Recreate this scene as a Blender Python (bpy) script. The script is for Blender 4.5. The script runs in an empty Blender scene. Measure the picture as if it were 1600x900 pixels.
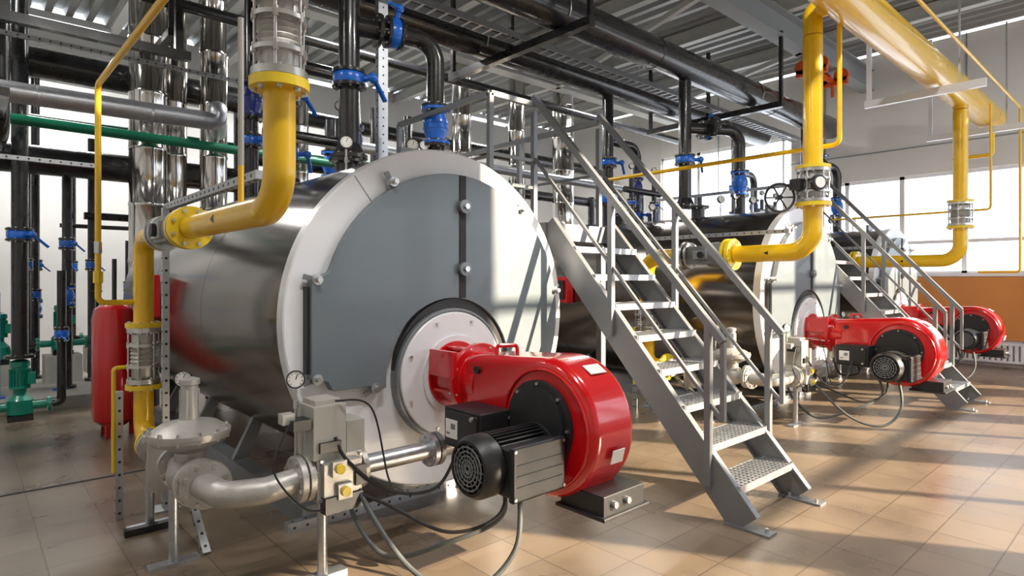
import bpy, bmesh, math, random
from mathutils import Vector, Matrix
random.seed(4)
V=Vector
# ---------------------------------------------------------------- materials
def M(name,col,rough=.5,metal=0.,var=.08,scale=6.,bump=0.,coat=0.,bscale=60.,stretch=None,rv=.3):
    m=bpy.data.materials.new(name); m.use_nodes=True
    nt=m.node_tree; N=nt.nodes; L=nt.links; p=N['Principled BSDF']
    tc=N.new('ShaderNodeTexCoord'); src=tc.outputs['Object']
    if stretch:
        mp=N.new('ShaderNodeMapping'); mp.inputs['Scale'].default_value=stretch
        L.new(src,mp.inputs['Vector']); src=mp.outputs['Vector']
    n=N.new('ShaderNodeTexNoise'); n.inputs['Scale'].default_value=scale; n.inputs['Detail'].default_value=5
    L.new(src,n.inputs['Vector'])
    r=N.new('ShaderNodeMapRange'); r.inputs['To Min'].default_value=1-var*2; r.inputs['To Max'].default_value=1+var*2
    L.new(n.outputs['Fac'],r.inputs['Value'])
    mx=N.new('ShaderNodeVectorMath'); mx.operation='SCALE'; mx.inputs[0].default_value=col[:3]
    L.new(r.outputs['Result'],mx.inputs['Scale']); L.new(mx.outputs['Vector'],p.inputs['Base Color'])
    r2=N.new('ShaderNodeMapRange'); r2.inputs['To Min'].default_value=max(.02,rough*(1-rv)); r2.inputs['To Max'].default_value=min(1,rough*(1+rv))
    L.new(n.outputs['Fac'],r2.inputs['Value']); L.new(r2.outputs['Result'],p.inputs['Roughness'])
    p.inputs['Metallic'].default_value=metal
    p.inputs['Coat Weight'].default_value=coat; p.inputs['Coat Roughness'].default_value=.08
    if bump:
        n2=N.new('ShaderNodeTexNoise'); n2.inputs['Scale'].default_value=bscale; L.new(src,n2.inputs['Vector'])
        b=N.new('ShaderNodeBump'); b.inputs['Strength'].default_value=bump; b.inputs['Distance'].default_value=.005
        L.new(n2.outputs['Fac'],b.inputs['Height']); L.new(b.outputs['Normal'],p.inputs['Normal'])
    return m
BLACK=M('black_gloss_paint',(.014,.014,.016),.28,0,.1,coat=.4)
YEL=M('yellow_gas_paint',(.86,.52,.006),.3,0,.05,coat=.4)
YEL2=M('yellow_flange_paint',(.84,.60,.02),.4,0,.05,coat=.2)
RED=M('red_enamel',(.60,.004,.008),.2,0,.04,coat=.8)
SHELL=M('boiler_sheet_steel',(.25,.23,.21),.17,.94,.02,scale=1.5,stretch=(1,.3,1),rv=.08)
WHITE=M('white_enamel',(.78,.80,.84),.35,0,.02,coat=.2)
DOOR=M('grey_door_enamel',(.14,.172,.195),.38,0,.03,coat=.2)
GALV=M('galvanised_steel',(.50,.52,.55),.38,.85,.12,scale=30)
STEEL=M('painted_grey_steel',(.23,.245,.26),.42,.4,.06)
CHROME=M('polished_cladding',(.62,.60,.57),.12,1.,.04,scale=2,bump=.15,bscale=4)
ALU=M('cast_aluminium',(.50,.49,.46),.42,.5,.08,scale=12,bump=.2,bscale=150)
BEIGE=M('valve_beige_grey',(.42,.41,.37),.45,.05,.05)
BPL=M('black_plastic',(.018,.018,.02),.42,0,.1)
RUB=M('grey_conduit',(.10,.11,.11),.5,.2,.1)
BLUE=M('blue_valve_paint',(.006,.13,.60),.3,0,.08,coat=.4)
BLUED=M('dark_blue_paint',(.012,.025,.22),.35,0,.1,coat=.3)
GREEN=M('green_pump_paint',(.0,.22,.15),.35,0,.1,coat=.3)
GREENP=M('green_pipe',(.005,.17,.09),.35,0,.1)
ORG=M('orange_paint',(.70,.10,.01),.4,0,.1)
BOLT=M('zinc_bolts',(.62,.62,.60),.3,.9,.05)
WALLM=M('plaster_wall',(.78,.78,.77),.75,0,.04,scale=1.2,bump=.05)
PANEL=M('wall_panel',(.84,.83,.80),.6,0,.03,scale=1)
BROWN=M('brown_board',(.60,.25,.06),.55,0,.06,scale=3)
FRAMEM=M('window_pvc',(.83,.85,.88),.35,0,.02)
CEIL=M('roof_deck',(.36,.37,.37),.45,.35,.08,scale=3)
BEAM=M('beam_paint',(.60,.61,.60),.5,.1,.05)
BEAMD=M('beam_grey',(.30,.32,.33),.5,.1,.05)
CONC=M('concrete',(.38,.37,.34),.8,0,.12,scale=3,bump=.2)
LABEL=M('label_white',(.8,.8,.8),.5,0,.02)
DIAL=M('dial_white',(.85,.85,.82),.3,0,.0)
DARKH=M('dark_hole',(.03,.03,.03),.8,0,.0)
def floor_mat():
    m=bpy.data.materials.new('floor_tiles'); m.use_nodes=True
    nt=m.node_tree; N=nt.nodes; L=nt.links; p=N['Principled BSDF']
    tc=N.new('ShaderNodeTexCoord')
    br=N.new('ShaderNodeTexBrick'); br.offset=0; br.squash=1
    br.inputs['Scale'].default_value=1; br.inputs['Brick Width'].default_value=.33; br.inputs['Row Height'].default_value=.33
    br.inputs['Mortar Size'].default_value=.004; br.inputs['Mortar Smooth'].default_value=.2; br.inputs['Bias'].default_value=0
    br.inputs['Color1'].default_value=(.185,.137,.094,1); br.inputs['Color2'].default_value=(.222,.168,.118,1)
    br.inputs['Mortar'].default_value=(.115,.088,.062,1)
    L.new(tc.outputs['Object'],br.inputs['Vector'])
    n=N.new('ShaderNodeTexNoise'); n.inputs['Scale'].default_value=2.2; n.inputs['Detail'].default_value=8
    L.new(tc.outputs['Object'],n.inputs['Vector'])
    mr=N.new('ShaderNodeMapRange'); mr.inputs['From Min'].default_value=.3; mr.inputs['From Max'].default_value=.7
    mr.inputs['To Min'].default_value=.75; mr.inputs['To Max'].default_value=1.15
    L.new(n.outputs['Fac'],mr.inputs['Value'])
    sc=N.new('ShaderNodeVectorMath'); sc.operation='SCALE'
    L.new(br.outputs['Color'],sc.inputs[0]); L.new(mr.outputs['Result'],sc.inputs['Scale'])
    L.new(sc.outputs['Vector'],p.inputs['Base Color'])
    r=N.new('ShaderNodeMapRange'); r.inputs['To Min'].default_value=.18; r.inputs['To Max'].default_value=.42
    L.new(n.outputs['Fac'],r.inputs['Value']); L.new(r.outputs['Result'],p.inputs['Roughness'])
    b=N.new('ShaderNodeBump'); b.inputs['Strength'].default_value=.3; b.inputs['Distance'].default_value=.004; b.invert=True
    L.new(br.outputs['Fac'],b.inputs['Height']); L.new(b.outputs['Normal'],p.inputs['Normal'])
    return m
FLOOR=floor_mat()
# ---------------------------------------------------------------- mesh builder
def basis(d):
    d=V(d).normalized(); a=V((0,0,1)) if abs(d.z)<.9 else V((1,0,0))
    u=d.cross(a).normalized(); return u,d.cross(u).normalized(),d
def fillet(pts,rb,n=8):
    pts=[V(p) for p in pts]; out=[pts[0]]
    for i in range(1,len(pts)-1):
        p=pts[i]; a=(p-pts[i-1]); b=(pts[i+1]-p); la,lb=a.length,b.length; a=a/la; b=b/lb
        th=a.angle(b)
        if th<.02: out.append(p); continue
        t=rb*math.tan(th/2); t=min(t,la*.49,lb*.49); r=t/math.tan(th/2)
        ax=a.cross(b).normalized(); s=p-a*t; c=p+(b-a).normalized()*(r/math.cos(th/2))
        for k in range(n+1): out.append(c+Matrix.Rotation(th*k/n,3,ax)@(s-c))
    out.append(pts[-1]); return out
def spline(pts,n=8):
    pts=[V(p) for p in pts]; P=[pts[0]]+pts+[pts[-1]]; out=[]
    for i in range(1,len(P)-2):
        for k in range(n):
            t=k/n; a,b,c,d=P[i-1],P[i],P[i+1],P[i+2]
            out.append(.5*((2*b)+(c-a)*t+(2*a-5*b+4*c-d)*t*t+(3*b-a-3*c+d)*t**3))
    out.append(pts[-1]); return out
class B:
    def __init__(s): s.v=[]; s.f=[]; s.m=[]; s.mats=[]
    def mi(s,m):
        if m not in s.mats: s.mats.append(m)
        return s.mats.index(m)
    def add(s,vs,fs,m):
        o=len(s.v); s.v+= [tuple(v) for v in vs]; k=s.mi(m)
        for f in fs: s.f.append([i+o for i in f]); s.m.append(k)
    def lathe(s,p,d,prof,m,seg=24):
        u,v,d=basis(d); p=V(p); vs=[];fs=[]; rings=[]
        for t,r in prof:
            if r<=1e-6: rings.append([len(vs)]); vs.append(p+d*t)
            else:
                rings.append(list(range(len(vs),len(vs)+seg)))
                for k in range(seg):
                    a=2*math.pi*k/seg; vs.append(p+d*t+(u*math.cos(a)+v*math.sin(a))*r)
        for A,C in zip(rings,rings[1:]):
            for k in range(seg):
                k2=(k+1)%seg
                if len(A)==1 and len(C)==1: continue
                if len(A)==1: fs.append([A[0],C[k2],C[k]])
                elif len(C)==1: fs.append([A[k],A[k2],C[0]])
                else: fs.append([A[k],A[k2],C[k2],C[k]])
        if len(rings[0])>1: fs.append(rings[0][::-1])
        if len(rings[-1])>1: fs.append(rings[-1])
        s.add(vs,fs,m)
    def cyl(s,a,b,r,m,seg=16,r2=None):
        a=V(a);b=V(b); s.lathe(a,b-a,[(0,r),((b-a).length,r if r2 is None else r2)],m,seg)
    def disc(s,c,d,r,h,m,seg=32):   # centred disc
        d=V(d).normalized(); s.lathe(V(c)-d*h/2,d,[(0,0),(0,r),(h,r),(h,0)],m,seg)
    def tube(s,pts,r,m,rb=0,seg=16,n=8):
        P=fillet(pts,rb,n) if rb>0 else [V(p) for p in pts]
        Q=[P[0]]
        for q in P[1:]:
            if (q-Q[-1]).length>1e-5: Q.append(q)
        P=Q; T=[]
        for i in range(len(P)):
            t=(P[min(i+1,len(P)-1)]-P[max(i-1,0)]).normalized(); T.append(t)
        u=basis(T[0])[0]; vs=[];fs=[]
        for i,p in enumerate(P):
            if i: 
                u=(u-T[i]*u.dot(T[i])).normalized()
            w=T[i].cross(u)
            for j in range(seg):
                a=2*math.pi*j/seg; vs.append(p+(u*math.cos(a)+w*math.sin(a))*r)
        for i in range(len(P)-1):
            for j in range(seg):
                j2=(j+1)%seg; fs.append([i*seg+j,i*seg+j2,(i+1)*seg+j2,(i+1)*seg+j])
        fs.append(list(range(seg))[::-1]); fs.append([(len(P)-1)*seg+j for j in range(seg)])
        s.add(vs,fs,m)
    def box(s,c,sz,m,rot=None,ax=None):
        c=V(c); h=V(sz)/2; vs=[]
        for x in (-1,1):
            for y in (-1,1):
                for z in (-1,1):
                    q=V((x*h.x,y*h.y,z*h.z))
                    if rot is not None: q=rot@q
                    vs.append(c+q)
        s.add(vs,[[0,1,3,2],[4,6,7,5],[0,4,5,1],[2,3,7,6],[0,2,6,4],[1,5,7,3]],m)
    def b2(s,x0,x1,y0,y1,z0,z1,m): s.box(((x0+x1)/2,(y0+y1)/2,(z0+z1)/2),(x1-x0,y1-y0,z1-z0),m)
    def beam(s,a,b,w,h,m,up=(0,0,1)):  # rectangular bar a->b
        a=V(a);b=V(b); d=(b-a).normalized(); up=V(up)
        if abs(d.dot(up))>.98: up=V((0,1,0))
        x=d.cross(up).normalized(); z=x.cross(d)
        R=Matrix((x,d,z)).transposed(); s.box((a+b)/2,(w,(b-a).length,h),m,R)
    def ibeam(s,a,b,w,h,t,m):
        a=V(a);b=V(b); up=V((0,0,1))
        s.beam(a+up*(h/2-t/2),b+up*(h/2-t/2),w,t,m); s.beam(a-up*(h/2-t/2),b-up*(h/2-t/2),w,t,m); s.beam(a,b,t,h-2*t,m)
    def poly(s,pts,ext,m):
        n=len(pts); ext=V(ext); vs=[V(p) for p in pts]+[V(p)+ext for p in pts]
        fs=[list(range(n))[::-1],[n+i for i in range(n)]]
        for i in range(n): fs.append([i,(i+1)%n,n+(i+1)%n,n+i])
        s.add(vs,fs,m)
    def flange(s,c,d,r,h,m,nb=8,br=.008,bm=None,rb=.82):
        d=V(d).normalized(); c=V(c); s.disc(c,d,r,h,m,32); u,v,_=basis(d)
        for k in range(nb):
            a=2*math.pi*(k+.5)/nb; q=c+(u*math.cos(a)+v*math.sin(a))*r*rb
            s.cyl(q-d*(h/2+br*1.1),q+d*(h/2+br*1.1),br,bm or BOLT,6)
    def ball(s,c,r,m,sx=(0,0,1),seg=20,k=1.):
        prof=[(-r*k*math.cos(math.pi*i/10),r*math.sin(math.pi*i/10)) for i in range(11)]
        s.lathe(c,sx,prof,m,seg)
    def done(s,name,parent=None,bev=0,bseg=2,ang=40):
        me=bpy.data.meshes.new(name); me.from_pydata(s.v,[],s.f)
        for m in s.mats: me.materials.append(m)
        me.polygons.foreach_set('material_index',s.m)
        bm=bmesh.new(); bm.from_mesh(me); bmesh.ops.recalc_face_normals(bm,faces=bm.faces); bm.to_mesh(me); bm.free()
        me.polygons.foreach_set('use_smooth',[True]*len(me.polygons))
        me.set_sharp_from_angle(angle=math.radians(35)); me.update()
        o=bpy.data.objects.new(name,me); bpy.context.collection.objects.link(o)
        if bev:
            b=o.modifiers.new('bevel','BEVEL'); b.width=bev; b.segments=bseg; b.limit_method='ANGLE'; b.angle_limit=math.radians(ang)
            b.harden_normals=True
        if parent: o.parent=parent
        return o
def group(name,loc=(0,0,0)):
    e=bpy.data.objects.new(name,None); e.empty_display_size=.1; bpy.context.collection.objects.link(e); return e
# compound parts
def flex(b,p,d,L,r,m1=ALU,m2=BOLT):
    p=V(p); d=V(d).normalized(); u,v,_=basis(d); R=r*1.75
    for t in (.015,L-.015): b.flange(p+d*t,d,R,.028,m2,8,.009)
    prof=[(.03,r*1.1),(.05,r*1.25),(L*.36,r*1.25)]
    for i in range(9): prof.append((L*.36+L*.28*i/8,r*(1.25+(.16 if i%2 else 0))))
    prof+= [(L*.64,r*1.25),(L-.05,r*1.25),(L-.03,r*1.1)]; b.lathe(p,d,prof,m1,32)
    for k in range(6):
        a=math.pi/6+k*math.pi/3; q=p+(u*math.cos(a)+v*math.sin(a))*R*.9
        b.cyl(q-d*.015,q+d*(L+.015),r*.10,m2,8)
        for t in (L*.31,L*.69): b.cyl(q+d*(t-.018),q+d*(t+.018),r*.19,m2,6)
    for t in (L*.31,L*.69): b.disc(p+d*t,d,R*.98,.016,m2,32)
def bvalve(b,p,d,r,side=(1,0,0),m=None,h=.09,fm=BLACK,big=False):
    m=m or BLUE; p=V(p); d=V(d).normalized(); sd=V(side).normalized()
    for t in (-h/2-.012,h/2+.012): b.flange(p+d*t,d,r*1.65,.024,fm,8,.010)
    b.lathe(p-d*h/2,d,[(0,0),(0,r*1.45),(h*.2,r*1.55),(h*.8,r*1.55),(h,r*1.45),(h,0)],m,24)
    b.cyl(p,p+sd*r*2.4,r*.3,m,12); b.disc(p+sd*r*2.4,sd,r*.5,.02,m,12)
    e=p+sd*r*2.5
    w=d.cross(sd); w=(w-d*.9).normalized()
    b.beam(e,e+w*r*2.6+sd*r*.4,r*.38,r*.28,m); b.ball(e,r*.48,m)
def bigvalve(b,p,d,r,m=None):   # flanged check / strainer body
    m=m or BLUE; p=V(p); d=V(d).normalized(); L=r*4.2
    for t in (-L/2,L/2):
        b.flange(p+d*t,d,r*1.75,.03,m,8,.011); b.flange(p+d*(t*1.13),d,r*1.75,.025,BLACK,8,.010)
    b.lathe(p-d*L/2,d,[(0,r*1.05),(L*.12,r*1.05),(L*.3,r*1.4),(L*.5,r*1.5),(L*.7,r*1.4),(L*.88,r*1.05),(L,r*1.05)],m,24)
    for t in (-.1,.1): b.disc(p+d*t*r*3,d,r*1.55,.014,m,24)
def gauge(b,base,z,face=(-.4,-.9,.1),r=.045):
    base=V(base); c=V((base.x,base.y,z)); b.cyl(base,c,.008,BOLT,8)
    b.cyl((c.x,c.y,z-.1),(c.x,c.y,z-.06),.013,BOLT,6)
    f=V(face).normalized(); b.lathe(c-f*.012+V((0,0,r)),f,[(0,0),(0,r),(.028,r),(.03,r*.9),(.022,r*.88)],BPL,24)
    b.disc(c+V((0,0,r))+f*.012,f,r*.86,.003,DIAL,24); b.beam(c+V((0,0,r))+f*.016,c+V((0,0,r*1.6))+f*.016+V((.01,0,0)),.004,.002,BPL,up=f)
    s=f.cross(V((0,0,1))).normalized(); t=s.cross(f)
    for k in range(9):
        a=math.radians(-45+k*33.75); dd=s*math.cos(a)+t*math.sin(a); q=c+V((0,0,r))+f*.0145
        b.beam(q+dd*r*.62,q+dd*r*.78,.003,.002,BPL,up=f)
def strut(b,a,c,w=.04,h=.04,up=(0,0,1)):
    b.beam(a,c,w,h,GALV,up); a=V(a);c=V(c); d=(c-a); n=int(d.length/.08); d.normalize()
    x=d.cross(V(up)) if abs(d.dot(V(up)))<.98 else d.cross(V((0,1,0))); x.normalize(); z=x.cross(d)
    for i in range(n):
        q=a+d*(.04+i*.08)
        for k,hh in ((x,w),(z,h)):
            b.disc(q,k,.009,hh+.002,DARKH,8)
def wheel(b,c,f,R,m,stem=.2):
    f=V(f).normalized(); c=V(c); u,v,_=basis(f)
    b.tube([c+(u*math.cos(2*math.pi*k/24)+v*math.sin(2*math.pi*k/24))*R for k in range(25)],R*.09,m,seg=8)
    for k in range(3):
        d=u*math.cos(math.pi*k/3)+v*math.sin(math.pi*k/3); b.cyl(c-d*R,c+d*R,R*.06,m,8)
    b.disc(c,f,R*.2,.03,m,12); b.cyl(c,c-f*stem,R*.09,BOLT,10)
# ---------------------------------------------------------------- room shell
XR=13.3; YB=12.5; YF=-3.5; XL=-3.2; H=5.9
b=B(); b.b2(XL,XR,YF,YB,-.1,0,FLOOR); b.done('floor')
b=B(); b.b2(XL,XR,YB,YB+.2,0,H,WALLM); b.done('wall_back')
b=B(); b.b2(XL-.2,XL,YF,YB,0,H,WALLM); b.done('wall_left')
# right wall with window band
b=B()
b.b2(XR,XR+.25,YF,YB,0,1.6,WALLM)
b.b2(XR,XR+.25,YF,5.7,3.47,H,PANEL); b.b2(XR,XR+.25,5.7,9.0,4.6,H,PANEL); b.b2(XR,XR+.25,9.0,YB,1.6,H,WALLM)
for y in (-3.35,5.72): b.b2(XR,XR+.25,y-.15,y+.15,1.6,3.5,PANEL)
for y in (.2,2.6,5.0,7.4): b.b2(XR-.015,XR,y-.01,y+.01,3.5,H,BEAMD)
b.b2(XR-.02,XR,YF,5.7,3.98,4.0,BEAMD)
b.done('wall_right')
def window(name,x,y0,y1,z0,z1,nv,zs,axis='y'):
    b=B(); t=.06
    def bx(a0,a1,c0,c1):
        if axis=='y': b.b2(x+.05,x+.12,a0,a1,c0,c1,FRAMEM)
        else: b.b2(a0,a1,x-.12,x-.05,c0,c1,FRAMEM)
    bx(y0,y1,z0,z0+t); bx(y0,y1,z1-t,z1)
    for i in range(nv+1):
        y=y0+(y1-y0)*i/nv; bx(max(y0,y-.04),min(y1,y+.04),z0,z1)
    for z in zs: bx(y0,y1,z-.03,z+.03)
    b.done(name)
window('window_1',XR,-3.2,5.57,1.6,3.47,9,[2.2])
window('window_2',XR,5.87,9.0,1.6,4.6,3,[2.9])
b=B(); b.b2(XR-.06,XR+.02,YF,5.6,1.56,1.62,FRAMEM); b.done('trim_sill')
b=B(); b.b2(XR-.05,XR-.01,-1.2,3.9,.46,1.55,BROWN); b.done('brown_wall_board')
# front wall (behind camera): solid at the left, windows towards the right
wins=[(4.9,6.35,1.1,2.9,1,[2.0]),(6.8,9.0,1.1,5.35,2,[2.3,3.2,4.2]),(9.4,11.1,1.1,5.35,2,[2.3,3.2,4.2]),(11.5,13.1,1.1,5.35,2,[2.3,3.2,4.2])]
b=B(); b.b2(XL,XR,YF-.25,YF,0,1.1,WALLM); b.b2(XL,XR,YF-.25,YF,5.35,H,WALLM)
b.b2(XL,4.9,YF-.25,YF,1.1,5.35,WALLM); b.b2(4.9,6.35,YF-.25,YF,2.9,5.35,WALLM)
for i in range(3): b.b2(wins[i][1],wins[i+1][0],YF-.25,YF,1.1,5.35,WALLM)
b.b2(13.1,XR,YF-.25,YF,1.1,5.35,WALLM)
b.done('wall_front')
for i,(x0,x1,z0,z1,nv,zs) in enumerate(wins): window('window_%d'%(i+3),YF,x0,x1,z0,z1,nv,zs,'x')
# ceiling deck with trapezoid ribs running along y
b=B(); prof=[]; x=XL; 
while x<XR:
    prof+= [(x,H),(x+.10,H),(x+.14,H+.09),(x+.24,H+.09)]; x+=.28
pts=[(p[0],p[1]) for p in prof]
vs=[];fs=[]
for px,pz in pts: vs+= [(px,YF,pz),(px,YB,pz)]
for i in range(len(pts)-1): fs.append([2*i,2*i+2,2*i+3,2*i+1])
b.add(vs,fs,CEIL); b.b2(XL,XR+.2,YF,YB,H+.12,H+.2,CEIL); b.done('ceiling')
b=B()
for y in (.6,4.2,8.2): b.ibeam((XL,y,5.42),(XR,y,5.42),.24,.42,.025,BEAMD if y==4.2 else BEAM)
for x in [XL+1.3+1.9*i for i in range(8)]: b.ibeam((x,YF,5.76),(x,YB,5.76),.14,.22,.02,BEAM)
for x in (1.0,7.2,10.2): b.beam((x,4.2,5.25),(x+1.4,8.2,5.25),.08,.08,BEAM)
b.done('roof_beams')
b=B()
for i in range(3):
    strut(b,(1.5+4*i,3.2,5.2),(5.3+4*i,3.2,5.2),.05,.05)
b.done('ceiling_strut_rail')
# fill lights added under the ceiling to brighten the room, with invented fixtures
g=group('fluorescent_luminaires')
EM=bpy.data.materials.new('lamp_tube'); EM.use_nodes=True
EM.node_tree.nodes['Principled BSDF'].inputs['Emission Color'].default_value=(1,.97,.92,1); EM.node_tree.nodes['Principled BSDF'].inputs['Emission Strength'].default_value=6
for i,(x,y,e) in enumerate([(1.2,.9,115),(4.6,.9,120),(-1.6,4.2,50),(-1.0,7.0,80),(4.2,7.2,130),(9.5,7.2,110),(1,10.8,160),(5,10.8,150),(9,10.8,120)]):
    b=B(); b.b2(x-.65,x+.65,y-.09,y+.09,5.17,5.22,WHITE)
    for s in (-.05,.05): b.cyl((x-.6,y+s,5.155),(x+.6,y+s,5.155),.014,EM,8)
    b.cyl((x-.4,y,5.2),(x-.4,y,5.88),.006,BOLT,6); b.cyl((x+.4,y,5.2),(x+.4,y,5.88),.006,BOLT,6)
    b.done('luminaire_%d'%i,g)
    ld=bpy.data.lights.new('luminaire_light','AREA'); ld.shape='RECTANGLE'; ld.size=1.2; ld.size_y=.16; ld.energy=e; ld.color=(1,.975,.94)
    lo=bpy.data.objects.new('luminaire_light_%d'%i,ld); lo.location=(x,y,5.13); bpy.context.collection.objects.link(lo); lo.parent=g
# radiator
b=B()
b.b2(XR-.16,XR-.06,-1.2,3.4,.38,.42,WHITE); b.b2(XR-.16,XR-.06,-1.2,3.4,.08,.12,WHITE)
for i in range(58): b.b2(XR-.15,XR-.07,-1.18+i*.08,-1.13+i*.08,.1,.4,WHITE)
for y in (-1,1,3): b.b2(XR-.14,XR,y,y+.04,0,.1,WHITE)
b.done('radiator')
b=B(); b.b2(XR-.02,XR,YF,YB,0,.1,PANEL); b.done('baseboard_right')
b=B(); b.b2(-3,1.2,5.48,5.51,.0,.004,DARKH); b.done('floor_expansion_joint')
# ---------------------------------------------------------------- boiler
R=1.08; ZC=1.26; ZBR=.89
def boiler(X0,Y0,L=4.4):
    g=group('boiler')
    o=lambda x,y,z:V((X0+x,Y0+y,z))
    b=B(); b.lathe(o(0,.07,ZC),(0,1,0),[(0,R-.02),(0,R),(1.45,R),(1.452,R-.004),(1.458,R-.004),(1.46,R),(2.95,R),(2.952,R-.004),(2.958,R-.004),(2.96,R),(L-.07,R),(L,R-.1),(L,0)],SHELL,128)
    b.done('shell',g)
    b=B(); b.lathe(o(0,-.02,ZC),(0,1,0),[(0,0),(0,R),(.006,R+.008),(.085,R+.008),(.085,R-.02)],WHITE,128)
    for a in (128,62,10,-35,215): 
        ca,sa=math.cos(math.radians(a)),math.sin(math.radians(a))
        b.beam(o(ca*.9,-.021,ZC+sa*.9),o(ca*R,-.021,ZC+sa*R),.004,.003,STEEL,up=(0,1,0))
    b.done('front_ring',g)
    # door
    pts=[(-.53,-.42),(-.60,-.385),(-.83,-.385),(-.86,-.33),(-.955,-.31),(-.955,.24),(-.85,.28)]
    for i in range(41):
        a=math.radians(161-(161+24)*i/40); pts.append((.045+.93*math.cos(a),.0+.93*math.sin(a)))
    pts+=[(.84,-.42),(.53,-.42)]
    for i in range(25):
        a=math.radians(-4+188*i/24); pts.append((.0+.49*math.cos(a),-.37+.49*math.sin(a)))
    b=B(); b.poly([o(x,-.085,ZC+z) for x,z in pts],(0,.06,0),DOOR); b.done('door',g,.006,2)
    b=B()
    b.poly([o(.055,-.092,ZC+.12),o(.105,-.092,ZC+.12),o(.105,-.092,ZC+.925),o(.055,-.092,ZC+.925)],(0,.01,0),DARKH)
    for z in (.72,.31):
        b.disc(o(.08,-.11,ZC+z),(0,1,0),.045,.03,STEEL,20); b.disc(o(.08,-.13,ZC+z),(0,1,0),.02,.03,BOLT,6)
    for x,z in ((-.44,.83),(-.92,.24),(-.92,-.31),(-.56,-.40),(.62,.74),(.965,.16)):
        b.disc(o(x,-.10,ZC+z),(0,1,0),.016,.05,BOLT,8); b.disc(o(x,-.07,ZC+z),(0,1,0),.03,.04,GALV,16)
        a=math.atan2(z,x); b.beam(o(x,-.06,ZC+z),o(x+.07*math.cos(a),-.05,ZC+z+.07*math.sin(a)),.03,.012,STEEL,up=(0,1,0))
    b.poly([o(-.975,-.06,ZC-.28),o(-.955,-.06,ZC-.28),o(-.955,-.06,ZC+.2),o(-.975,-.06,ZC+.2)],(0,.04,0),BPL)
    b.done('door_fittings',g)
    b=B()
    b.lathe(o(.03,-.01,ZBR+.035),(0,-1,0),[(0,0),(0,.452),(.055,.452),(.055,0)],BPL,96)  # offset black disc stands in for the shade in the door cut-out
    b.lathe(o(0,-.01,ZBR),(0,-1,0),[(0,.425),(.085,.425),(.085,.412),(.075,.410)],STEEL,96)
    b.lathe(o(0,-.02,ZBR),(0,-1,0),[(0,.400),(.08,.400),(.086,.394),(.086,.0)],WHITE,96)
    b.lathe(o(0,-.10,ZBR),(0,-1,0),[(0,.25),(.02,.25),(.02,0)],WHITE,64)
    for k in range(8):
        a=2*math.pi*(k+.5)/8; b.disc(o(.36*math.cos(a),-.11,ZBR+.36*math.sin(a)),(0,1,0),.010,.02,BOLT,6)
    b.done('burner_plate',g)
    b=B()
    for sx in (-.78,.78):
        b.beam(o(sx,.3,.06),o(sx,L-.3,.06),.12,.12,STEEL)
        for y in (.5,1.6,2.7,3.8):
            b.poly([o(sx-.05,y,.12),o(sx+.07,y,.12),o(sx+.02-(.2 if sx>0 else -.25),y,.62),o(sx-.05-(.2 if sx>0 else -.25),y,.62)],(0,.05,0),STEEL)
    strut(b,o(-.95,.28,.03),o(.9,.28,.03),.06,.06)
    b.done('base_frame',g)
    b=B()
    for x,y in ((0,1.37),(.73,1.15),(0,2.7)):
        z=ZC+math.sqrt(R*R-x*x); b.cyl(o(x,y,z-.1),o(x,y,z+.14),.088,BLACK,24); b.flange(o(x,y,z+.14),(0,0,1),.15,.03,BLACK,8,.011)
    for x,y in ((-.25,.9),(-.3,1.9),(.2,.7)):
        z=ZC+math.sqrt(R*R-x*x); gauge(b,o(x,y,z),z+.16,r=.05)
    b.b2(X0-.12,X0+.12,Y0+.35,Y0+.39,ZC+R-.03,ZC+R+.08,STEEL)
    b.box(o(-1.16,2.85,1.36),(.12,.40,.36),RED); b.box(o(-1.23,2.85,1.36),(.03,.30,.26),BPL); b.box(o(-1.25,2.85,1.40),(.01,.14,.08),LABEL)
    b.done('fittings',g)
    return g
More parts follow.
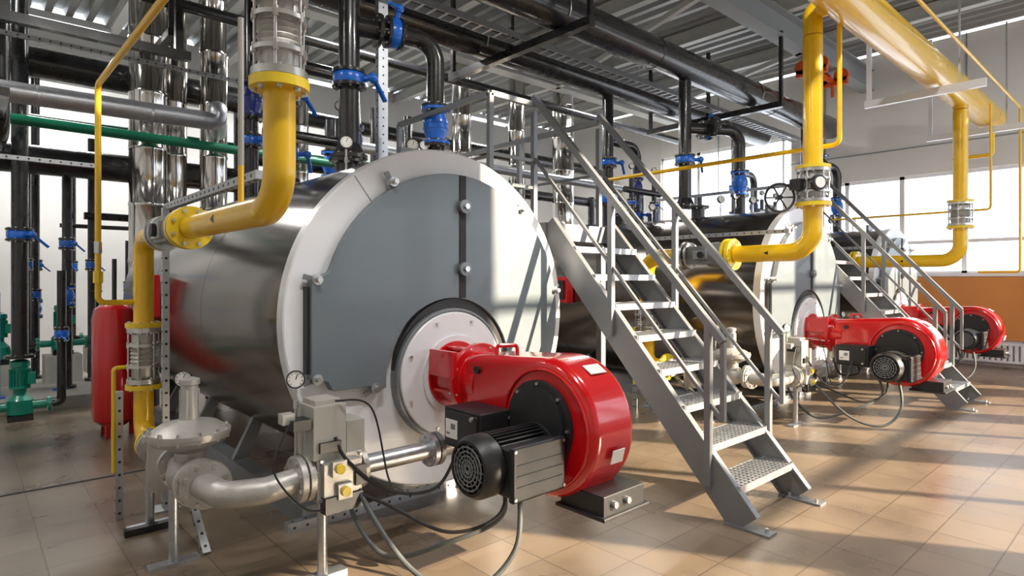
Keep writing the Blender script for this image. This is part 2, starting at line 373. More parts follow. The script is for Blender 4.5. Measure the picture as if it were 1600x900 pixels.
# ---------------------------------------------------------------- burner
def burner(X0,Y0):
    g=group('gas_burner'); o=lambda x,y,z:V((X0+x,Y0+y,z))
    b=B()
    b.lathe(o(0,-.1,ZBR),(0,-1,0),[(0,.215),(.03,.215),(.03,.18),(.2,.18),(.24,.17),(.24,.22),(.275,.22),(.275,.17),(.4,.17)],RED,48)
    for k in range(8):
        a=2*math.pi*(k+.5)/8
        b.cyl(o(.2*math.cos(a),-.38,ZBR+.2*math.sin(a)),o(.2*math.cos(a),-.30,ZBR+.2*math.sin(a)),.009,BOLT,6)
        if k%2==0: b.beam(o(.19*math.cos(a),-.13,ZBR+.19*math.sin(a)),o(.19*math.cos(a),-.34,ZBR+.19*math.sin(a)),.02,.02,RED)
    b.beam(o(-.2,-.13,ZBR+.1),o(-.2,-.38,ZBR+.1),.03,.16,RED)
    b.done('snout',g,.004,2)
    b=B(); pr=[(-.40,.735),(-.40,1.045),(-.52,1.065),(-.85,1.085)]
    cy,cz=-1.08,.74
    for i in range(29):
        a=math.radians(82+ (285-82)*i/28)
        r=.362-.02*math.sin(i/28*math.pi)
        pr.append((cy+r*math.cos(a)*1.0,cz+r*math.sin(a)))
    pr+=[(-.86,.44),(-.80,.56),(-.70,.68),(-.55,.73)]
    b.poly([o(-.16,y,z) for y,z in pr],(.32,0,0),RED); b.done('fan_scroll',g,.05,5,50)
    b=B()
    for sx in (-.164,.164):
        pts=[o(sx,cy+.30*math.cos(math.radians(a)),cz+.30*math.sin(math.radians(a))) for a in range(-110,265,12)]
        b.tube(pts,.009,RED,seg=8)
    b.disc(o(.165,cy-.0,cz),(1,0,0),.2,.05,BPL,40)
    b.disc(o(-.17,cy+.02,cz+.02),(1,0,0),.225,.03,BPL,40); b.disc(o(-.185,cy+.02,cz+.02),(1,0,0),.19,.04,BPL,40)
    for k in range(8):
        a=2*math.pi*k/8; b.disc(o(-.185,cy+.02+.208*math.cos(a),cz+.02+.208*math.sin(a)),(1,0,0),.009,.02,BOLT,6)
    b.box(o(.02,cy-.185,cz+.305),(.12,.07,.004),LABEL,Matrix.Rotation(math.radians(31),3,'X'))
    b.box(o(.0,cy-.349,cz-.10),(.09,.004,.07),LABEL,Matrix.Rotation(math.radians(14),3,'X'))
    b.tube([o(-.02,-.55,1.06),o(-.02,-.55,1.11),o(.08,-.62,1.11),o(.08,-.62,1.07)],.012,RED,.02,8)
    b.cyl(o(-.155,-.55,.98),o(-.18,-.55,.98),.022,BPL,16)
    b.done('scroll_trim',g)
    b=B(); b.b2(X0-.12,X0+.2,Y0-1.44,Y0-1.16,.36,.47,BPL); b.b2(X0-.14,X0+.22,Y0-1.46,Y0-1.14,.355,.375,BPL)
    for y in (-1.2,-1.3,-1.4): b.disc(o(.21,y,.42),(1,0,0),.018,.04,BOLT,10); 
    for x in (-.05,.05): b.disc(o(x,-1.45,.42),(0,1,0),.018,.03,BOLT,10)
    b.done('air_damper_box',g,.006)
    # motor
    mc=(-1.07,.63); b=B(); x0,x1=-.19,-.64
    b.lathe(o(x0,mc[0],mc[1]),(-1,0,0),[(0,.125),(0,.145),(.03,.145),(.03,.12),(.35,.12),(.35,.148),(.42,.148),(.455,.128),(.455,.115),(.44,.11),(.44,0)],BPL,48)
    for k in range(40):
        a=2*math.pi*k/40; d=V((0,math.cos(a),math.sin(a)))
        b.beam(o(x0-.04,mc[0],mc[1])+d*.13,o(x0-.34,mc[0],mc[1])+d*.13,.006,.032,BPL,up=d)
    for r in (.02,.04,.06,.08,.10): b.lathe(o(x1-.003,mc[0],mc[1]),(-1,0,0),[(0,r-.004),(.006,r-.004),(.006,r+.002),(0,r+.002)],STEEL,32)
    for k in range(8):
        a=math.pi*k/8; d=V((0,math.cos(a),math.sin(a))); b.beam(o(x1-.004,mc[0],mc[1])-d*.108,o(x1-.004,mc[0],mc[1])+d*.108,.005,.005,STEEL,up=(1,0,0))
    b.done('motor',g)
    b=B(); b.b2(X0-.535,X0-.21,Y0-1.24,Y0-1.12,.505,.73,BPL); b.b2(X0-.545,X0-.20,Y0-1.27,Y0-1.235,.49,.745,BPL)
    b.done('motor_terminal_box',g,.012,3)
    b=B()
    for i in range(3): b.b2(X0-.52,X0-.225,Y0-1.274,Y0-1.27,.56+i*.05,.564+i*.05,RUB)
    for x in (-.53,-.215):
        for z in (.51,.725): b.disc(o(x,-1.27,z),(0,1,0),.008,.01,BOLT,8)
    b.done('terminal_box_details',g)
    # control box
    b=B(); b.b2(X0-.38,X0-.165,Y0-.84,Y0-.52,.585,.80,BPL); b.b2(X0-.395,X0-.38,Y0-.82,Y0-.54,.60,.785,BPL)
    b.done('control_box',g,.015,3)
    b=B(); b.b2(X0-.40,X0-.395,Y0-.66,Y0-.56,.64,.74,LABEL)
    b.b2(X0-.403,X0-.40,Y0-.645,Y0-.61,.69,.72,STEEL); b.b2(X0-.403,X0-.40,Y0-.60,Y0-.57,.66,.67,STEEL)
    for z in (.62,.77): b.disc(o(-.40,-.79,z),(1,0,0),.012,.02,BOLT,8)
    b.tube(spline([o(-.3,-.7,.60),o(-.32,-.72,.5),o(-.2,-.5,.46),o(-.12,-.4,.62)]),.012,BPL,seg=8)
    b.done('control_box_details',g)
    b=B(); b.tube([o(-.32,-.36,.52),o(-.05,-.36,.52),o(-.02,-.36,.78)],.055,ALU,.1,20); b.flange(o(-.33,-.36,.52),(1,0,0),.095,.03,STEEL,8,.01)
    b.done('gas_inlet',g)
# ---------------------------------------------------------------- gas train
def gas_train(X0,Y0,dv,rp,idx):
    g=group('gas_supply_train'); gx=-1.52; o=lambda x,y,z:V((X0+x,Y0+y,z))
    Z=1.76; ym=1.12
    b=B()
    b.tube([o(gx,dv,2.21),o(gx,dv,Z),o(gx,.03,Z)],rp,YEL,rp*2.6,32,14)
    b.flange(o(gx,dv,2.20),(0,0,1),rp*1.85,.035,YEL2,8,.011)
    b.flange(o(gx,.06,Z),(0,1,0),rp*1.9,.04,YEL2,8,.010); b.flange(o(gx,.115,Z),(0,1,0),rp*1.9,.03,YEL2,8,.010)
    b.tube([o(gx,.62,Z),o(gx,ym,Z),o(gx,ym,1.21)],rp,YEL,rp*2.1,32,14)
    b.flange(o(gx,.60,Z),(0,1,0),rp*1.8,.03,BOLT,8,.010)
    b.flange(o(gx,ym,1.215),(0,0,1),rp*1.8,.03,YEL2); b.flange(o(gx,ym,.83),(0,0,1),rp*1.8,.03,YEL2)
    b.tube([o(gx,ym,.83),o(gx,ym,.52),o(gx,.86,.52)],rp,YEL,rp*1.9,32,12)
    b.flange(o(gx,.85,.52),(0,1,0),rp*1.75,.03,YEL2)
    b.cyl(o(gx,dv,2.5),o(gx,dv,3.76),rp,YEL,32); b.flange(o(gx,dv,2.545),(0,0,1),rp*1.8,.03,YEL2)
    # flow arrow
    q=o(gx-rp-.0015,dv*.45,Z+.0); b.poly([q+V((0,.03,0)),q+V((0,-.015,.018)),q+V((0,-.015,-.018))],(.002,0,0),BPL)
    b.done('gas_pipe',g)
    b=B(); flex(b,o(gx,dv,2.22),(0,0,1),.31,rp); flex(b,o(gx,ym,.85),(0,0,1),.35,rp*.95)
    b.done('expansion_joints',g)
    if idx==1:
        b=B(); b.box(o(gx-.13,dv+.09,2.38),(.1,.1,.1),BPL); wheel(b,o(gx-.20,dv+.22,2.27),(-.75,-.6,0),.13,BPL,.12); b.beam(o(gx,dv,2.38),o(gx-.1,dv+.07,2.38),.05,.05,BPL)
        b.disc(o(gx-.13,dv-.1,2.38),(-.5,-.85,0),.07,.04,BPL,24); b.disc(o(gx-.145,dv-.122,2.38),(-.5,-.85,0),.05,.01,DIAL,24)
        b.done('gear_handwheel',g)
    b=B(); b.lathe(o(gx,.15,Z),(0,1,0),[(0,rp*1.5),(.08,rp*1.6),(.16,rp*1.5)],STEEL,32)
    b.box(o(gx,.38,Z),(rp*2.6,.30,rp*2.2),STEEL); b.box(o(gx-rp*1.5,.36,Z+.0),(.03,.16,.09),GALV); b.cyl(o(gx,.1,Z),o(gx,.62,Z),rp*.9,STEEL,24)
    b.disc(o(gx-rp*1.9,.34,Z),(1,0,0),.035,.03,BPL,16); b.flange(o(gx,.55,Z),(0,1,0),rp*1.7,.03,GALV)
    b.done('shutoff_valve',g,.006)
    b=B()
    b.cyl(o(gx,.84,.52),o(gx,.5,.52),.057,ALU,24); b.flange(o(gx,.79,.52),(0,1,0),.1,.03,ALU); 
    b.lathe(o(gx,.52,.34),(0,0,1),[(0,0),(0,.085),(.03,.1),(.26,.1),(.28,.125),(.31,.125),(.32,.11),(.325,0)],ALU,32)
    for k in range(8):
        a=2*math.pi*k/8; b.cyl(o(gx+.112*math.cos(a),.52+.112*math.sin(a),.61),o(gx+.112*math.cos(a),.52+.112*math.sin(a),.675),.008,BOLT,6)
    b.cyl(o(gx,.5,.52),o(gx,-.12,.52),.06,ALU,24); b.flange(o(gx,.30,.52),(0,1,0),.1,.035,ALU)
    b.ball(o(gx,.08,.52),.105,ALU,(0,1,0),24,1.25)
    b.lathe(o(gx,.08,.52),(0,0,1),[(0,.07),(.12,.07),(.15,.12),(.17,.17),(.19,.185),(.205,.185),(.205,.19),(.225,.19),(.225,.18),(.26,.13),(.275,.06),(.28,.045),(.45,.04),(.455,.048),(.48,.048),(.49,.02),(.49,0)],ALU,40)
    for k in range(6):
        a=2*math.pi*k/6; b.beam(o(gx+.04*math.cos(a),.08+.04*math.sin(a),.80),o(gx+.04*math.cos(a),.08+.04*math.sin(a),.95),.012,.012,ALU)
    for k in range(12):
        a=2*math.pi*k/12; b.cyl(o(gx+.177*math.cos(a),.08+.177*math.sin(a),.70),o(gx+.177*math.cos(a),.08+.177*math.sin(a),.76),.009,BOLT,6)
    b.flange(o(gx,-.09,.52),(0,1,0),.115,.03,ALU,8,.011); b.flange(o(gx+.02,-.125,.515),(.2,1,0),.115,.03,ALU,8,.011)
    gauge(b,o(gx+.02,.27,.56),.93); 
    b.done('filter_and_regulator',g)
    b=B()
    b.tube([o(gx+.01,-.12,.51),o(gx+.05,-.30,.50),o(gx+.22,-.36,.50),o(gx+.40,-.36,.52)],.062,ALU,.10,24,10)
    b.flange(o(gx+.37,-.36,.52),(1,0,0),.115,.03,ALU,8,.011); b.flange(o(gx+.41,-.36,.52),(1,0,0),.115,.03,ALU,8,.011)
    cx=gx+.55
    b.box(o(cx,-.36,.52),(.24,.19,.22),ALU); b.box(o(cx,-.47,.52),(.20,.04,.16),ALU)
    b.box(o(cx-.055,-.36,.75),(.17,.2,.26),BEIGE); b.box(o(cx+.09,-.36,.70),(.10,.17,.17),BEIGE)
    b.box(o(cx-.055,-.36,.89),(.13,.15,.03),BEIGE)
    b.box(o(cx+.0,-.475,.40),(.2,.06,.08),BPL); b.box(o(cx+.09,-.48,.52),(.06,.05,.1),BPL)
    b.box(o(cx-.06,-.47,.68),(.11,.02,.05),BPL)
    for xx,zz in ((-.03,.575),(-.0,.46)):
        b.box(o(cx+xx,-.50,zz),(.075,.03,.075),ALU); b.disc(o(cx+xx,-.52,zz),(0,1,0),.024,.02,YEL2,20)
    for k in (-1,1):
        for j in (-1,1): b.disc(o(cx+k*.105,-.46,.52+j*.095),(0,1,0),.009,.03,BOLT,6)
    b.box(o(cx-.19,-.40,.80),(.09,.10,.05),BPL); b.box(o(cx-.24,-.38,.83),(.06,.06,.05),ALU)
    gauge(b,o(cx-.17,-.32,.55),.96)
    b.flange(o(cx+.145,-.36,.52),(1,0,0),.11,.03,ALU,8,.011); 
    b.cyl(o(cx+.15,-.36,.52),o(-.36,-.36,.52),.05,GALV,28); b.flange(o(-.37,-.36,.52),(1,0,0),.095,.03,GALV,8,.01)
    b.done('double_solenoid_valve',g,.005,2)
    b=B()
    for (x,y,z) in ((gx-.02,.30,.46),(gx+.0,.95,.46),(gx+.50,-.36,.42)):
        b.cyl(o(x,y,0),o(x,y,z),.025,GALV,12); b.box(o(x,y,.008),(.24,.07,.016),GALV); b.box(o(x,y,z-.01),(.1,.1,.02),GALV)
    b.beam(o(gx-.15,.86,.02),o(gx+.12,.86,.02),.05,.04,BPL)
    strut(b,o(gx+.14,1.2,0),o(gx+.14,1.2,1.97)); strut(b,o(gx+.16,1.25,1.98),o(gx+.16,-.45,1.98)); strut(b,o(gx+.14,.3,0),o(gx+.14,.95,.5)); strut(b,o(gx-.12,1.2,0),o(gx-.12,1.2,.8))
    b.box(o(gx+.14,1.2,.006),(.15,.15,.012),GALV)
    b.done('supports',g)
    b=B()
    if idx==0:
        b.cyl(o(gx+.02,-.62,1.8),o(gx+.02,-.62,1.98),.012,YEL,10); b.cyl(o(gx+.02,-.62,1.98),o(gx+.02,-.62,2.6),.012,BEIGE,10)
        b.tube([o(gx-.05,ym,1.36),o(gx-.24,ym,1.36),o(gx-.24,ym,2.68),o(gx-.24,-1.6,2.62)],.017,YEL,.04,12)
        b.cyl(o(gx-.24,ym,1.48),o(gx-.24,ym,1.55),.026,YEL2,8); b.cyl(o(gx-.24,ym,1.66),o(gx-.24,ym,1.73),.022,BOLT,6)
    b.tube([o(gx-.02,ym+.07,.95),o(gx-.15,ym+.07,.95),o(gx-.15,ym+.07,.3)],.012,YEL2,.02,10)
    b.done('vent_lines',g)
    b=B()
    cab=[[(-.35,-1.1,.52),(-.42,-1.15,.22),(-.62,-1.05,.05),(-.78,-.8,.12),(-.88,-.5,.42),(-.8,-.42,.5)],
         [(-.33,-1.0,.52),(-.4,-1.0,.33),(-.6,-.85,.26),(-.8,-.6,.38),(-.93,-.45,.44)],
         [(-.4,-.7,.64),(-.5,-.62,.40),(-.75,-.55,.42),(-.95,-.5,.60),(-1.0,-.46,.72)],
         [(-.3,-.9,.5),(-.33,-.95,.3),(-.55,-.8,.18),(-.72,-.45,.05),(-.8,-.2,.3),(-.75,-.25,.5)]]
    for i,c in enumerate(cab): b.tube(spline([o(*p) for p in c],10),.013 if i in(0,3) else .009,RUB if i in (0,3) else BPL,seg=10)
    b.tube(spline([o(-1.0,-.46,.9),o(-.85,-.55,.86),o(-.78,-.6,.5),o(-.7,-.6,.42)],10),.005,BPL,seg=8)
    b.tube(spline([o(gx+.3,-.45,.82),o(gx+.22,-.45,.62),o(gx+.35,-.5,.42),o(gx+.5,-.47,.38)],10),.005,BPL,seg=8)
    b.cyl(o(-.35,-1.1,.46),o(-.35,-1.1,.54),.02,GREEN,10)
    b.done('cables',g)
# ---------------------------------------------------------------- stairs
def stairs(x0,x1,yb,sl=1.15,ztop=1.95,plat=3.2,lx=None):
    g=group('metal_staircase'); yt=yb+ztop/sl
    b=B(); L=math.hypot(1,sl)
    for x in (x0,x1):
        a=V((x,yb+.04,.02)); c=V((x,yt+.02,ztop-.02)); b.beam(a,c,.012,.2,STEEL)
        s=1 if x==x0 else -1
        up=V((0,-sl,1)).normalized()
        for k in (-.095,.095): b.beam(a+up*k+V((.02*s,0,0)),c+up*k+V((.02*s,0,0)),.045,.012,STEEL)
        b.box((x+s*.02,yb+.02,.006),(.1,.28,.012),STEEL); 
        for q in (-.08,.10): b.disc((x+s*.03,yb+q,.02),(0,0,1),.012,.025,BOLT,6)
    b.done('stringers',g)
    b=B(); n=8
    for i in range(1,n+1):
        z=ztop*i/(n+1); y=yb+z/sl
        b.beam((x0+.02,y-.11,z),(x1-.02,y-.11,z),.008,.045,GALV); b.beam((x0+.02,y+.12,z),(x1-.02,y+.12,z),.008,.045,GALV)
        for k in range(1,8): b.beam((x0+.02,y-.11+.23*k/8,z+.012),(x1-.02,y-.11+.23*k/8,z+.012),.014,.014,GALV)
        m=int((x1-x0)/.05)
        for k in range(m+1):
            x=x0+.03+(x1-x0-.06)*k/m; b.beam((x,y-.11,z+.012),(x,y+.12,z+.012),.018,.018,GALV)
        for x in (x0+.015,x1-.015): b.beam((x,y-.11,z),(x,y+.12,z),.01,.05,GALV)
    b.done('treads',g)
    b=B(); rh=.86
    for x in (x0-.02,x1+.02):
        ys=[yb+.27,yb+1.04,yt+.14]
        for y in ys:
            z=min((y-yb)*sl,ztop); 
            b.beam((x,y,z-.1),(x,y,z+rh+.06),.04,.04,STEEL)
        for hh,w in ((rh+.06,.045),(rh*.5,.022)):
            b.beam((x,ys[0]-.10,(ys[0]-.1-yb)*sl+hh),(x,yt+.14,ztop+.12+hh),w,w,STEEL)
        b.beam((x,ys[0]-.1,(ys[0]-.1-yb)*sl+rh*.5),(x,ys[0]-.1,(ys[0]-.1-yb)*sl+rh+.06),.03,.03,STEEL)
    ye=yt+plat
    for x in (x0,x1): b.beam((x,yt,ztop-.06),(x,ye,ztop-.06),.06,.14,STEEL)
    for y in (yt+.02,ye): b.beam((x0,y,ztop-.06),(x1,y,ztop-.06),.06,.14,STEEL)
    k=yt+.03
    while k<ye: b.beam((x0,k,ztop),(x1,k,ztop),.012,.02,GALV); k+=.05
    for x in (x0,x1):
        for y in (yt+.1,(yt+ye)/2,ye-.05): b.beam((x,y,0),(x,y,ztop-.1),.06,.06,STEEL); b.box((x,y,.006),(.14,.14,.012),STEEL)
    for y in (yt+1.2,yt+2.2,ye-.05):
        b.beam((x1+.02,y,ztop),(x1+.02,y,ztop+1.0),.04,.04,STEEL)
    b.beam((x1+.02,yt+.14,ztop+.98),(x1+.02,ye,ztop+.98),.045,.045,STEEL); b.beam((x1+.02,yt+.14,ztop+.5),(x1+.02,ye,ztop+.5),.022,.022,STEEL)
    if lx:
        y=yt+.14
        for x in (lx,): b.beam((x,y,ztop+.22),(x,y,ztop+.98),.04,.04,STEEL)
        for z in (.98,.52,.3): b.beam((lx,y,ztop+z),(x0,y,ztop+z),.04 if z>.9 else .025,.04 if z>.9 else .025,STEEL)
        b.beam((lx,y,ztop+.98),(lx,y+1.3,ztop+.98),.04,.04,STEEL); b.beam((lx,y+1.3,ztop+.22),(lx,y+1.3,ztop+.98),.04,.04,STEEL)
        b.beam((lx,y,ztop+.5),(lx,y+1.3,ztop+.5),.022,.022,STEEL)
    b.done('handrails_and_landing',g)
# ---------------------------------------------------------------- boiler piping
PA=(4.6,4.43); PB=(5.97,4.50)
def piping(X0,Y0):
    b=B(); r=.085; ya=4.62; yb=PB[0]
    zt=ZC+R+.14
    b.cyl((X0,ya,zt),(X0,ya,PA[1]),r,BLACK,28); bvalve(b,(X0,ya,3.15),(0,0,1),r,(.6,-.8,0)); 
    b.flange((X0,ya,zt+.03),(0,0,1),.15,.03,BLACK,8,.011); b.lathe((X0,ya,zt),(0,0,1),[(.05,.13),(.14,.09)],BLACK,24)
    xe=X0+.73; ye=Y0+1.15; ze=3.6
    b.tube([(X0,ya,ze),(X0+.05,ya,ze),(xe,ye,ze),(xe,ye,2.2)],r*.9,BLACK,.2,28,10)
    b.flange((xe-.5,ye+.13,ze),(1,-.2,0),.14,.03,BLACK); bvalve(b,(X0+.36,ya-.1,ze),(1,-.24,0),r*.95,(0,-.5,1))
    bigvalve(b,(xe,ye,2.85),(0,0,1),r*.85); gauge(b,(xe-.12,ye,2.5),2.62)
    b.cyl((xe-.13,ye,2.5),(xe,ye,2.5),.01,BOLT,8)
    b.cyl((X0,yb,ZC+R),(X0,yb,PB[1]),r,BLACK,28); bvalve(b,(X0,yb,3.3),(0,0,1),r,(.6,-.8,0)); bvalve(b,(X0,yb,2.75),(0,0,1),r,(.9,-.4,0),BLUE,.14)
    x2=X0+.75
    b.tube([(X0,yb,3.65),(x2,yb,3.65),(x2,yb,1.3)],r*.8,BLACK,.2,24,8); bigvalve(b,(x2,yb,3.0),(0,0,1),r*.7,BLUED); bvalve(b,(x2,yb,2.55),(0,0,1),r*.8,(.3,-.9,0))
    b.lathe((x2+.02,yb-.3,2.3),(0,0,1),[(0,0),(0,.09),(.25,.09),(.28,.05),(.32,.04),(.32,0)],BLUED,20)
    b.tube([(x2,yb,2.35),(x2,yb-.3,2.35)],.05,BLUED,seg=12)
    # small safety manifold on the boiler top
    b.cyl((X0-.45,5.3,2.78),(X0+.4,5.3,2.78),.045,BLACK,20)
    for dx in (-.3,.25):
        zz=ZC+math.sqrt(R*R-dx*dx); b.cyl((X0+dx,5.3,zz),(X0+dx,5.3,3.0),.035,BLACK,16); bvalve(b,(X0+dx,5.3,2.6),(0,0,1),.04,(-.3,-.9,0),h=.06)
        gauge(b,(X0+dx,5.3,2.98),3.08)
    b.done('boiler_water_pipes')
BO=[(2.37,3.28,-1.09,.056),(7.4,3.05,-.73,.085),(11.4,3.2,-1.2,.085)]
for i,(X0,Y0,dv,rp) in enumerate(BO):
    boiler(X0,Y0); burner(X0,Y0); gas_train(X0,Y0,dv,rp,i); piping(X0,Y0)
stairs(3.49,4.27,1.73,plat=3.0,lx=3.0)
stairs(8.54,9.28,1.70,plat=3.0)
# ---------------------------------------------------------------- overhead headers
b=B()
b.lathe((-2.5,PA[0],PA[1]),(1,0,0),[(0,0),(0,.2),(15.0,.2),(15.06,.19),(15.13,.13),(15.15,0)],BLACK,48)
for x in (3.0,6.6,9.9): b.lathe((x,PA[0],PA[1]),(1,0,0),[(0,.2),(.005,.205),(.015,.205),(.02,.2)],BLACK,48)
b.done('overhead_water_header')
b=B()
b.lathe((-2.5,PB[0],PB[1]),(1,0,0),[(0,0),(0,.19),(15.0,.19),(15.06,.18),(15.13,.12),(15.15,0)],BLACK,48)
b.done('overhead_water_header')
for x in (1.0,4.83,9.28):
    b=B(); b.beam((x,4.1,4.18),(x,6.55,4.18),.09,.09,BLACK)
    for y in (4.13,5.35,6.5): b.beam((x,y,4.18),(x,y,5.3),.05,.05,BLACK)
    for y,z,r in ((PA[0],PA[1],.21),(PB[0],PB[1],.2)):
        b.tube([(x,y+r*math.cos(math.radians(a)),z+r*math.sin(math.radians(a))) for a in range(-30,211,20)],.008,BOLT,seg=6)
    b.done('pipe_trapeze_hanger')
b=B(); 
for y in (5.12,5.30): b.beam((-2.5,y,4.30),(12.5,y,4.30),.006,.07,GALV)
for i in range(100): b.beam((-2.4+i*.15,5.12,4.275),(-2.4+i*.15,5.30,4.275),.03,.006,GALV)
b.done('cable_tray')
YG=2.0; ZG=3.98
b=B(); b.lathe((-1.5,YG,ZG),(1,0,0),[(0,0),(0,.18),(13.3,.18),(13.38,.16),(13.42,.1),(13.43,0)],YEL,48)
for X0,Y0,dv,rp in BO:
    b.tube([(X0-1.52,Y0+dv,3.77),(X0-1.52,Y0+dv,4.0),(X0-1.52,YG,4.02)],rp,YEL,.05,24)
b.tube([(-1.5,1.68,4.14),(12.0,1.68,4.14),(12.0,1.68,1.62),(12.0,2.2,1.62)],.018,YEL,.05,12)
b.tube([(6.0,2.13,5.2),(6.0,2.13,2.75),(6.0,4.84,2.75)],.022,YEL,.06,12)
b.tube([(10.6,1.8,3.95),(10.6,1.8,2.48),(10.6,3.9,2.48)],.016,YEL,.05,12)
b.tube([(11.6,1.95,3.9),(11.6,1.95,3.4),(11.6,2.3,3.4)],.03,YEL,.05,12)
b.done('gas_main_pipe')
b=B()
for x in (3.5,8.6,11.4):
    b.beam((x,1.5,3.74),(x,2.75,3.74),.06,.09,WHITE); b.beam((x,2.7,3.74),(x,2.7,5.3),.05,.05,WHITE); b.beam((x,1.75,3.76),(x,1.75,5.3),.02,.02,BOLT)
b.done('gas_main_bracket')
b=B()
for x in (10.6,11.5):
    b.disc((x,4.05,5.1),(1,0,0),.12,.08,ORG,20); b.disc((x,4.35,5.1),(1,0,0),.12,.08,ORG,20); b.beam((x,3.95,5.0),(x,4.45,5.0),.08,.12,ORG)
    b.cyl((x,4.2,5.0),(x,4.2,4.75),.03,ORG,10)
b.beam((10.5,4.2,5.02),(11.6,4.2,5.02),.06,.06,ORG)
b.done('chain_hoist_trolley')
b=B(); strut(b,(2.95,5.1,2.19),(2.95,5.1,5.2),.1,.06); b.done('galvanised_strut_post')
# ---------------------------------------------------------------- back-left plant
b=B()
for x,y,r in ((1.65,8.3,.2),(1.97,8.5,.15),(2.38,8.3,.16),(6.5,8.5,.17),(8.0,8.7,.16),(9.1,8.5,.22),(3.6,8.6,.15)):
    prof=[(0,0),(0,r*1.15),(.06,r*1.15),(.3,r)]
    t=.3
    while t<4.9: prof+= [(t+.6,r),(t+.61,r*1.03),(t+.65,r*1.03),(t+.66,r)]; t+=.66
    prof.append((t,0)); b.lathe((x,y,.8),(0,0,1),prof,CHROME,32); b.cyl((x,y,0),(x,y,.82),r*.6,BLACK,16)
b.done('chimney_flues')
b=B(); b.tube([(-1.5,7.0,3.14),(2.05,7.0,3.2),(2.05,7.0,3.35),(2.4,8.2,3.35)],.095,GALV,.1,28,8)
b.cyl((2.7,7.1,3.2),(9.2,7.1,3.2),.07,GALV,24)
for x in (.5,1.4): b.lathe((x,7.0,3.17),(1,0,0),[(0,.095),(.003,.1),(.03,.1),(.033,.095)],GALV,28)
b.done('galvanised_pipe')
b=B(); b.tube([(-2,8.0,3.15),(4.5,8.0,3.12)],.055,GREENP,seg=20); b.tube([(-2,9.6,3.5),(9,9.6,3.5)],.06,GREENP,seg=20); b.done('green_water_pipe')
b=B()
b.cyl((-2,9.0,2.9),(3.5,9.0,2.9),.17,BLACK,32); b.cyl((-2,8.8,3.98),(3.5,8.8,3.98),.17,BLACK,32)
b.cyl((3.5,9.6,2.2),(12,9.6,2.2),.08,BLACK,24); b.cyl((-2,10.6,4.4),(12.6,10.6,4.4),.14,BLACK,24); b.cyl((3,9.3,3.3),(12.6,9.3,3.3),.10,BLACK,24)
b.cyl((-2,7.6,4.6),(12,7.6,4.6),.07,BLACK,20)
b.tube([(.25,9.0,2.9),(.25,7.4,2.9),(.25,7.4,4.4),(.25,4.8,4.4)],.09,BLACK,.2,24)
b.tube([(1.2,9.8,2.35),(2.2,9.8,2.35),(2.2,9.8,1.0)],.05,BLACK,.12,16); b.tube([(1.0,10.4,2.25),(2.6,10.4,2.25)],.03,BLACK,seg=12)
b.done('black_header_pipes')
def riser(x,y,z0,z1,r,vz):
    b=B(); b.cyl((x,y,z0),(x,y,z1),r,BLACK,24); b.flange((x,y,z0+.02),(0,0,1),r*1.8,.03,BLACK)
    for k,z in enumerate(vz):
        if k%2: bigvalve(b,(x,y,z),(0,0,1),r*.95)
        else: bvalve(b,(x,y,z),(0,0,1),r,(.5,-.85,0))
    b.done('pipe_riser')
for x,y,z1,r,vz in ((.98,9.4,3.0,.055,(1.95,1.3)),(1.30,9.9,3.4,.045,(1.7,)),(.75,10.6,4.4,.05,(1.7,1.1)),(3.0,9.2,4.0,.09,(3.0,)),(4.3,9.0,4.0,.09,(2.4,3.3)),
    (5.2,9.2,4.4,.09,(2.6,)),(5.9,9.3,4.4,.08,(3.1,2.5)),(7.2,9.2,3.4,.1,(2.5,)),(7.8,9.4,3.4,.08,(2.8,)),(9.8,9.3,3.4,.09,(2.6,)),(10.8,9.2,3.4,.08,(2.7,)),(11.6,8.4,3.4,.08,(2.5,)),(12.4,7.4,3.4,.09,(2.4,))):
    riser(x,y,.14 if x<1.4 and y>8.75 else 0,z1,r,vz)
riser(.46,8.35,.66,4.6,.075,(1.98,))
b=B(); b.cyl((2.25,6.55,2.33),(2.25,6.55,4.5),.07,BLACK,24); bigvalve(b,(2.25,6.55,3.38),(0,0,1),.08,BLUED); bvalve(b,(2.25,6.55,2.95),(0,0,1),.07,(.3,-.9,0)); b.done('pipe_riser')
b=B(); b.b2(-2.5,1.6,8.75,11.2,0,.14,CONC); b.done('pump_plinth')
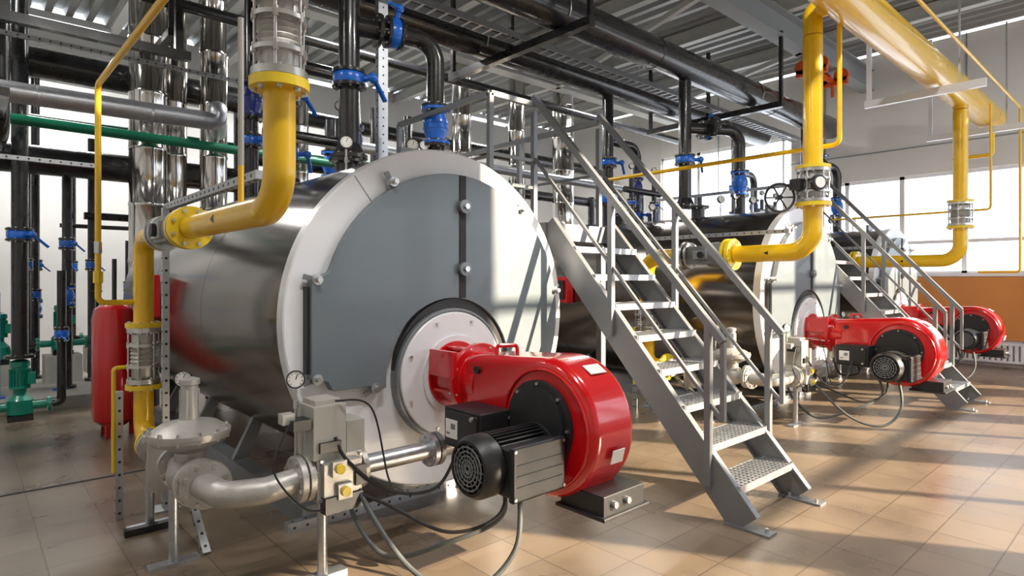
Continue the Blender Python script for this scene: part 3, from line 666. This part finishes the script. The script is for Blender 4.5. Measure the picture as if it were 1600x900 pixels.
def pump(x,y,zb,s=1.):
    b=B(); r=.06*s
    b.box((x,y,zb+.03),(.3*s,.3*s,.06),BLACK)
    b.cyl((x-.35*s,y,zb+.2*s),(x+.35*s,y,zb+.2*s),r,GREEN,20)
    for k in (-.35,.35): b.flange((x+k*s,y,zb+.2*s),(1,0,0),r*1.9,.03,GREEN)
    b.lathe((x,y,zb+.03),(0,0,1),[(0,.09*s),(.06*s,.16*s),(.26*s,.16*s),(.32*s,.11*s),(.36*s,.08*s),(.42*s,.08*s),(.43*s,.13*s),(.46*s,.13*s),(.47*s,.11*s),(.75*s,.11*s),(.76*s,.125*s),(.83*s,.12*s),(.86*s,.05*s),(.86*s,0)],GREEN,28)
    for k in range(20):
        a=2*math.pi*k/20; d=V((math.cos(a),math.sin(a),0)); b.beam(V((x,y,zb+.5*s))+d*.115*s,V((x,y,zb+.76*s))+d*.115*s,.005,.025*s,GREEN,up=d)
    b.box((x+.13*s,y-.05,zb+.62*s),(.07,.1,.12),GREEN)
    b.tube([(x+.36*s,y,zb+.2*s),(x+.5*s,y,zb+.2*s),(x+.5*s,y,zb+1.6)],r,BLACK,.1,20); bvalve(b,(x+.5*s,y,zb+.9),(0,0,1),r,(-.3,-.9,0))
    b.tube([(x-.36*s,y,zb+.2*s),(x-.5*s,y,zb+.2*s),(x-.5*s,y,zb+2.6)],r,BLACK,.1,20); bvalve(b,(x-.5*s,y,zb+1.2),(0,0,1),r,(-.3,-.9,0))
    b.done('circulation_pump')
pump(.46,8.35,0.0,.72); pump(1.0,10.1,.5,.75); pump(.35,10.3,.4,.75); pump(1.55,10.9,.5,.7)
b=B(); 
for x,y in ((1.0,10.1),(.35,10.3),(1.55,10.9)): b.b2(x-.2,x+.2,y-.2,y+.2,.14,.5 if x!=.35 else .4,CONC)
b.done('pump_pedestals')
b=B()
for x,y in ((.90,9.35),(.30,9.1)): b.cyl((x,y,.14),(x,y,1.35),.028,BLUE,12); b.box((x,y,.15),(.14,.14,.02),BLUE)
b.done('blue_support_posts')
b=B(); 
tx,ty=1.09,6.92
b.lathe((tx,ty,.10),(0,0,1),[(0,0),(.0,.1),(.06,.17),(.14,.185),(1.02,.185),(1.12,.165),(1.17,.10),(1.19,0)],RED,40)
for a in (0,120,240): b.beam((tx+.14*math.cos(math.radians(a)),ty+.14*math.sin(math.radians(a)),0),(tx+.14*math.cos(math.radians(a)),ty+.14*math.sin(math.radians(a)),.25),.04,.04,RED)
b.cyl((tx,ty,1.28),(tx,ty,1.7),.02,BLACK,10); b.done('expansion_tank')
b=B(); 
for x in (.2,1.7): 
    b.beam((x,7.4,4.2),(x,9.2,4.2),.08,.08,BLACK); b.beam((x,7.45,4.2),(x,7.45,5.3),.05,.05,BLACK)
b.beam((-2,6.3,3.6),(1.6,6.3,3.6),.08,.08,BLACK)
for x in (-.8,.25,1.5): b.beam((x,6.3,3.6),(x,6.3,5.3),.06,.06,BLACK)
b.beam((.25,6.3,3.0),(.25,8.9,3.0),.07,.07,BLACK)
b.done('black_steel_frame')
b=B(); strut(b,(-1.5,7.2,2.62),(1.0,7.2,2.62)); strut(b,(-1.5,7.2,3.75),(3.0,7.2,3.75)); b.done('galvanised_strut_rail')
b=B()
for x,y,z in ((4.9,8.9,2.9),(5.5,7.0,2.95)): b.lathe((x,y,z),(1,0,0),[(0,0),(0,.1),(.25,.1),(.25,0)],RED if y<8 else ORG,20); b.cyl((x+.1,y,z-.5),(x+.1,y,z),.03,BLACK,12)
b.done('valve_actuators')
# ---------------------------------------------------------------- lighting
w=bpy.data.worlds.new('sky'); bpy.context.scene.world=w; w.use_nodes=True
bg=w.node_tree.nodes['Background']; bg.inputs['Color'].default_value=(.86,.92,1,1); bg.inputs['Strength'].default_value=3.1
sd=bpy.data.lights.new('sun','SUN'); sd.energy=20; sd.color=(1,.82,.60); sd.angle=math.radians(.6)
so=bpy.data.objects.new('sun',sd); bpy.context.collection.objects.link(so)
el=math.radians(20); d=V((-.52*math.cos(el),.854*math.cos(el),-math.sin(el)))
so.rotation_euler=d.to_track_quat('-Z','Y').to_euler(); so.location=(20,-20,12)
bpy.context.scene.view_settings.view_transform='Standard'
cd=bpy.data.cameras.new('camera'); cd.sensor_width=36
ZM,PX,PY=1.0,800,450
cd.lens=950/1600*36*ZM; cd.shift_x=(PX-800)*ZM/1600; cd.shift_y=-(PY-437)*ZM/1600
co=bpy.data.objects.new('camera',cd); bpy.context.collection.objects.link(co); co.location=(0,0,1.5)
co.rotation_euler=(math.pi/2,0,-math.atan2(.671,.7415)); bpy.context.scene.camera=co
